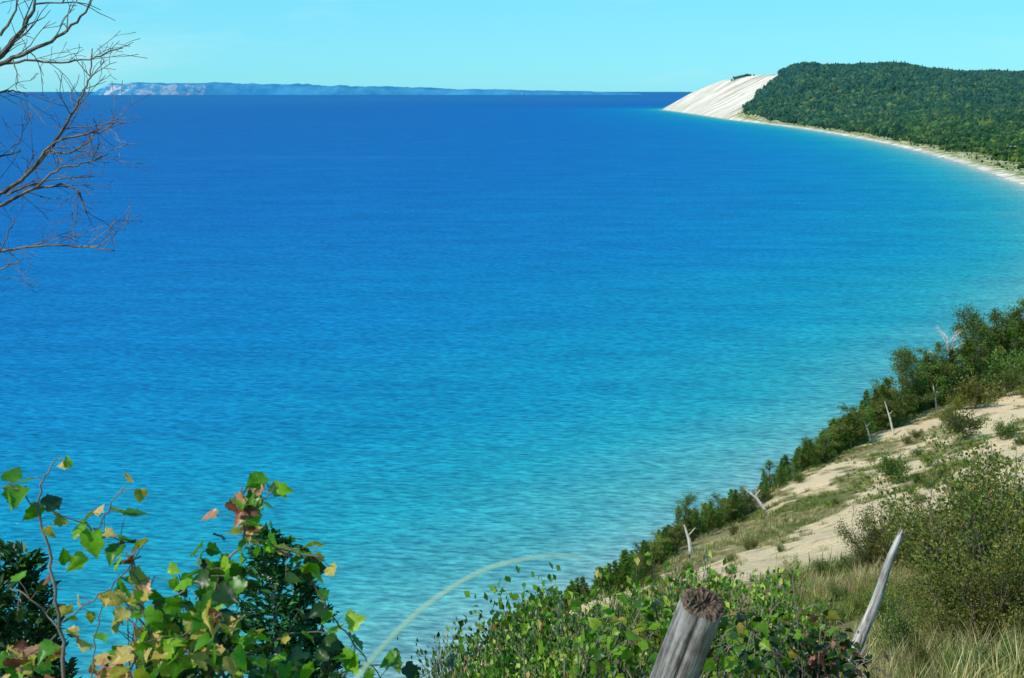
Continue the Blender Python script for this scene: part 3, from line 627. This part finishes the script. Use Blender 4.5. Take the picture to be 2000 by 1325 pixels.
# ---------------------------------------------------------------- bare branches upper left
dt=MB()
def pth(pts,d0,d1=None,jit=.015):
    d1=d1 or d0;n=len(pts);P=np.array([sight(a,b,d0+(d1-d0)*i/(n-1)) for i,(a,b) in enumerate(pts)])
    Q=catmull(P,5);Q[1:-1]+=R.normal(size=(len(Q)-2,3))*jit*.25;return Q
def twigs(P,r,n,L,lev=2):
    for k in range(n):
        i=R.integers(len(P)//4,len(P)-1);t=unit(P[i+1]-P[i]);d=unit(t+R.normal(size=3)*np.array([.6,.5,.6]))
        l=L*R.uniform(.4,1.2);q=[P[i]]
        for s in range(5): d=unit(d+R.normal(size=3)*.16);q.append(q[-1]+d*l/5)
        tube(dt,q,np.linspace(r*.5,.0015,6),4,0,cap=False)
        if lev>0: twigs(np.array(q),r*.5,3,l*.55,lev-1)
for pts,r0,n in [([(-150,260),(-60,180),(0,112),(42,60),(68,10),(80,-40)],.024,7),([(-60,170),(0,125),(60,100),(122,66),(165,25),(190,-20)],.015,8),
    ([(0,125),(60,118),(120,122),(185,112),(240,94)],.008,8),([(-60,215),(0,180),(30,178),(55,188)],.008,5),([(-150,460),(-60,420),(0,380),(50,345),(95,295),(128,240),(155,195),(175,150),(180,95)],.014,12),
    ([(50,345),(100,285),(160,262),(200,255),(230,238)],.008,9),([(-60,430),(0,404),(60,372),(120,362),(155,378),(168,420)],.011,9),([(60,372),(110,335),(160,320),(200,305)],.007,9),([(0,380),(40,370),(100,352),(180,345)],.007,8),
    ([(-100,520),(0,492),(60,482),(130,480),(225,490)],.009,10),([(-60,540),(0,527),(45,505)],.006,5),([(-80,330),(-20,310),(30,300),(40,292)],.007,5),([(0,70),(30,20),(30,-30)],.009,5),([(0,490),(20,450),(28,425)],.004,3),([(95,295),(130,300),(170,280),(205,240)],.006,6)]:
    P=pth(pts,6+R.normal()*.15);tube(dt,P,np.linspace(r0,.003,len(P)),6,0,cap=False);twigs(P,r0*.42,n,.28,1)
tb=sight(-220,500,6);gz=lz(tb[0],tb[1])
tube(dt,catmull([(tb[0]-.2,tb[1],gz-.2),(tb[0]-.1,tb[1],gz+1.5),tb,sight(-160,260,6),sight(-130,0,6),sight(-60,-300,6)],5),np.linspace(.07,.03,26),8)
dt.obj('bare_tree',[M_darkbark])
# ---------------------------------------------------------------- vine shrub lower left
half=[(0,.06),(.13,-.08),(.3,-.1),(.42,.0),(.5,.1),(.44,.2),(.47,.3),(.56,.42),(.44,.47),(.4,.56),(.28,.6),(.29,.7),(.17,.8),(.08,.9),(0,1.04)]
def lobed(mb,c,d,nr,size,mi):
    d=unit(d);w=unit(np.cross(d,nr));nr=np.cross(w,d);wd=R.uniform(.75,1.05)
    rt=[(a*wd*R.uniform(.93,1.07),b) for a,b in half];lf=[(-a*wd*R.uniform(.93,1.07),b) for a,b in half]
    cup=R.uniform(.1,.6);curl=R.uniform(-.15,.5);ph=R.uniform(0,6)
    def P(a,b): return c+size*(w*a+d*b+nr*(cup*abs(a)*(1-.5*abs(a))-curl*b*b+.05*math.sin(13*abs(a)+6*b+ph)))
    n=len(half);V=[];Fc=[]
    mv=[P(0,half[i][1]*.5+ (i/(n-1))*.5) for i in range(n)]
    V+=mv
    for sidei,sd in enumerate((rt,lf)):
        V+=[P(a*.5,(b+half[i][1]*.5+(i/(n-1))*.5)/2) for i,(a,b) in enumerate(sd)]
        V+=[P(a,b) for a,b in sd]
    for sidei in (0,1):
        h0=n+sidei*2*n;o0=h0+n
        for i in range(n-1):
            q=[(i,i+1,h0+i+1,h0+i),(h0+i,h0+i+1,o0+i+1,o0+i)]
            for f in q: Fc.append(f if sidei==0 else f[::-1])
    mb.add(V,Fc,mi)
def vinemat(name,stops,trans=.35):
    m=leafmat(name,stops,trans,gloss=.38);nt=m.node_tree;tc=N(nt,'ShaderNodeTexCoord')
    n=noise(nt,60,4,tc.outputs['Object'],.7);r=ramp(nt,n.outputs[0],[(.35,(.7,.78,.65)),(.55,(1,1,1)),(.75,(1.25,1.1,.85))])
    hs=[q for q in nt.nodes if q.type=='HUE_SAT'][0];src=hs.outputs[0];tg=[l.to_socket for l in src.links]
    c=mixc(nt,1,src,r.outputs[0],'MULTIPLY')
    for t in tg: nt.links.new(c,t)
    return m
V_g=vinemat('vine_leaf_green',[(0,(.03,.13,.008)),(.4,(.08,.26,.012)),(.8,(.18,.40,.02)),(1,(.30,.44,.04))])
V_y=vinemat('vine_leaf_yellow',[(0,(.25,.27,.03)),(.5,(.46,.38,.07)),(1,(.62,.43,.16))])
V_r=vinemat('vine_leaf_russet',[(0,(.10,.03,.015)),(.5,(.32,.12,.06)),(1,(.52,.28,.16))],.25)
V_d=vinemat('vine_leaf_dark',[(0,(.008,.035,.006)),(1,(.03,.08,.01))],.15)
vb=MB()
def vleaf(p,sz,ty,mb=None):
    tocam=unit(EYE-p);nr=unit(tocam*.3+np.array([-.2,-.05,.7])+R.normal(size=3)*.7)
    d=unit(R.normal(size=3)*np.array([1,.6,.6])+np.array([0,-.1,-.45]))
    lobed(mb or vb,p,d,nr,sz,{'g':1,'y':2,'r':3,'d':4}[ty])
def vstem(pts,d0,d1,r0,n,mix,size=(.03,.058)):
    P=pth(pts,d0,d1,.01);tube(vb,P,np.linspace(r0,.0015,len(P)),5,0,cap=False)
    for k in range(n):
        i=R.integers(2,len(P));q=P[i]+R.normal(size=3)*np.array([.03,.03,.025])
        tube(vb,[P[i],(P[i]+q)/2+np.array([0,0,.006]),q],[.0012,.001,.0008],3,0,cap=False)
        vleaf(q,R.uniform(*size),mix[R.integers(len(mix))])
D0=2.7
vstem([(128,1345),(112,1200),(98,1090),(75,1000),(84,940),(112,895)],D0,D0,.005,9,'rrgyg',(.025,.045))
vstem([(75,1000),(40,960),(10,950)],D0,D0,.002,6,'ggyg',(.045,.055))
vstem([(78,990),(130,1010),(190,1035),(245,1060)],D0,D0+.1,.002,11,'gggygd',(.035,.065))
vstem([(190,1035),(215,990),(240,955)],D0,D0,.0015,5,'yyr',(.025,.04))
vstem([(112,1225),(165,1185),(215,1150),(260,1100)],D0,D0,.002,5,'yyrg',(.025,.045))
vstem([(112,1225),(60,1170),(20,1150)],D0,D0+.1,.002,4,'rygd',(.03,.045))
vstem([(110,1240),(60,1280),(20,1290)],D0,D0,.002,8,'ryggg',(.03,.05))
vstem([(180,1345),(188,1250),(200,1185)],D0,D0,.0018,0,'g')
vstem([(445,1350),(400,1220),(438,1110),(478,1040),(474,965)],D0+.1,D0,.005,20,'ggyggrgd')
vstem([(478,1040),(476,990),(472,950)],D0,D0,.002,6,'rrr',(.03,.045))
vstem([(478,1040),(510,985),(535,955)],D0,D0,.002,8,'gggd',(.03,.05))
vstem([(478,1045),(540,1070),(600,1125),(650,1200),(690,1255),(725,1300),(750,1330)],D0,D0+.2,.0028,22,'gggdggy')
vstem([(540,1070),(590,1085),(635,1095)],D0,D0,.002,7,'ggyd',(.03,.05))
vstem([(438,1110),(410,1110),(385,1100)],D0,D0,.002,8,'ggdg',(.03,.05))
vstem([(300,1345),(290,1240),(330,1175),(400,1125)],D0,D0,.004,18,'ggggyd')
vstem([(290,1240),(270,1160),(262,1100),(245,1080)],D0,D0,.003,13,'yyrg')
vstem([(250,1345),(300,1280),(370,1235),(430,1200)],D0,D0-.1,.003,20,'gygggyrd')
vstem([(430,1345),(470,1290),(540,1250),(600,1235),(640,1240)],D0+.3,D0+.3,.004,14,'ggdgd')
vstem([(600,1345),(680,1310),(760,1300),(830,1320)],D0+.3,D0+.3,.003,14,'ggd')
for cx,cy,sx,sy,n,mix in [(350,1220,55,40,75,'gggdyyyg'),(320,1290,80,30,105,'yyyygrgdyg'),(430,1150,30,30,30,'ggdgdy'),(490,1060,24,20,12,'ggry'),(560,1305,45,18,25,'gdddd'),(230,1300,25,20,18,'ryy'),(40,1300,40,25,22,'ryggr'),(430,1270,40,35,50,'gddgd')]:
    for k in range(n):
        q=sight(cx+R.normal()*sx,cy+R.normal()*sy,D0+.15+R.normal()*.14);vleaf(q,R.uniform(.028,.055),mix[R.integers(len(mix))])
for k in range(30):
    a=sight(R.uniform(200,500),1360,D0+.2);b=sight(R.uniform(220,500),R.uniform(1120,1260),D0+.15)
    tube(vb,catmull([a,(a+b)/2+R.normal(size=3)*.03,b],4),np.linspace(.003,.0012,9),4,0,cap=False)
vb.obj('grape_vine',[M_darkbark,V_g,V_y,V_r,V_d],True)
v2=MB()
for cx,cy,sx,sy,dd,n,mix in [(1490,1240,55,32,6.6,130,'ggddgyd'),(1580,1268,50,22,7,110,'dddgrrd'),(1240,1250,50,40,6,100,'gdggyg'),(1430,1290,45,25,5.6,60,'gdg'),(1180,1300,60,20,6,50,'ggdy'),(1640,1300,40,15,7,50,'dddr')]:
    for k in range(n):
        q=sight(cx+R.normal()*sx,cy+R.normal()*sy,dd+R.normal()*.25);vleaf(q,R.uniform(.035,.075),mix[R.integers(len(mix))],v2)
    for k in range(14):
        b=sight(cx+R.normal()*sx,cy+R.normal()*sy,dd);a=np.array([b[0]+R.normal()*.2,b[1]+R.normal()*.2,lz(b[0],b[1])-.1]);mid=(a+b)/2+R.normal(size=3)*.12
        tube(v2,catmull([a,mid,b,b+np.array([R.normal()*.12,0,R.uniform(-.05,.15)])],4),np.linspace(.009,.002,13),5,0,cap=False)
v2.obj('grape_vine',[M_darkbark,V_g,V_y,V_r,V_d],True)
# ---------------------------------------------------------------- arching grass blade
M_blade=leafmat('pale_grass_blade',[(0,(.6,.6,.45)),(1,(.62,.6,.45))],.3)
mb=MB();P=catmull([sight(a,b,d) for a,b,d in [(640,1420,.78),(700,1322,.8),(770,1240,.84),(850,1170,.88),(950,1112,.92),(1060,1087,.95),(1130,1090,.97),(1165,1115,.98)]],8)
w=np.linspace(.0018,.0004,len(P));V=[];
for i,p in enumerate(P): V+= [p+np.array([-.5,.2,.8])*w[i],p-np.array([-.5,.2,.8])*w[i],p+np.array([0,-.5,0])*w[i]]
Fc=[]
for i in range(len(P)-1): a=i*3;Fc+=[(a,a+2,a+5,a+3),(a+2,a+1,a+4,a+5)]
mb.add(V,Fc);mb.obj('grass_blade',[M_blade])
# ---------------------------------------------------------------- light, sky, camera
sd=np.array([-.62,-.42,.78]);sd/=np.linalg.norm(sd)
sun=bpy.data.lights.new('sun','SUN');sun.energy=5.0;sun.angle=math.radians(.5);sun.color=(1,.95,.87)
so=bpy.data.objects.new('sun',sun);so.rotation_mode='QUATERNION';so.rotation_quaternion=Vector(sd).to_track_quat('Z','Y');scene.collection.objects.link(so)
w=bpy.data.worlds.new('World');scene.world=w;w.use_nodes=True;nt=w.node_tree;bg=nt.nodes['Background']
sk=nt.nodes.new('ShaderNodeTexSky');sk.sky_type='NISHITA';sk.sun_disc=False;sk.sun_elevation=math.asin(sd[2]);sk.sun_rotation=math.atan2(sd[0],sd[1])
sk.air_density=1.0;sk.dust_density=.2;sk.ozone_density=2.0;sk.altitude=200
mm=mixc(nt,1,sk.outputs[0],(.5,1.0,1.3),'MULTIPLY')
c0=srgb(118,230,255);mm=mixc(nt,.58,mm,tuple(v/.12 for v in c0))
tcw=nt.nodes.new('ShaderNodeTexCoord');mpw=nt.nodes.new('ShaderNodeMapping');mpw.inputs['Scale'].default_value=(1.2,1.2,9);nt.links.new(tcw.outputs['Generated'],mpw.inputs[0])
nw=noise(nt,2.2,6,mpw.outputs[0],.6);cw=ramp(nt,nw.outputs[0],[(.54,(0,0,0)),(.78,(.45,.45,.45))]).outputs[0]
mm=mixc(nt,cw,mm,tuple(v/.12 for v in srgb(205,245,252)))
nt.links.new(mm,bg.inputs[0]);bg.inputs[1].default_value=.12
cam=bpy.data.cameras.new('camera');co=bpy.data.objects.new('camera',cam);scene.collection.objects.link(co);scene.camera=co
cam.sensor_width=36;cam.lens=36*F/2000;cam.clip_start=.05;cam.clip_end=600000;co.location=EYE;co.rotation_euler=(math.pi/2-PITCH,0,0)
cam.dof.use_dof=True;cam.dof.focus_distance=7;cam.dof.aperture_fstop=9
scene.view_settings.view_transform='Standard';scene.view_settings.look='None';scene.view_settings.exposure=0
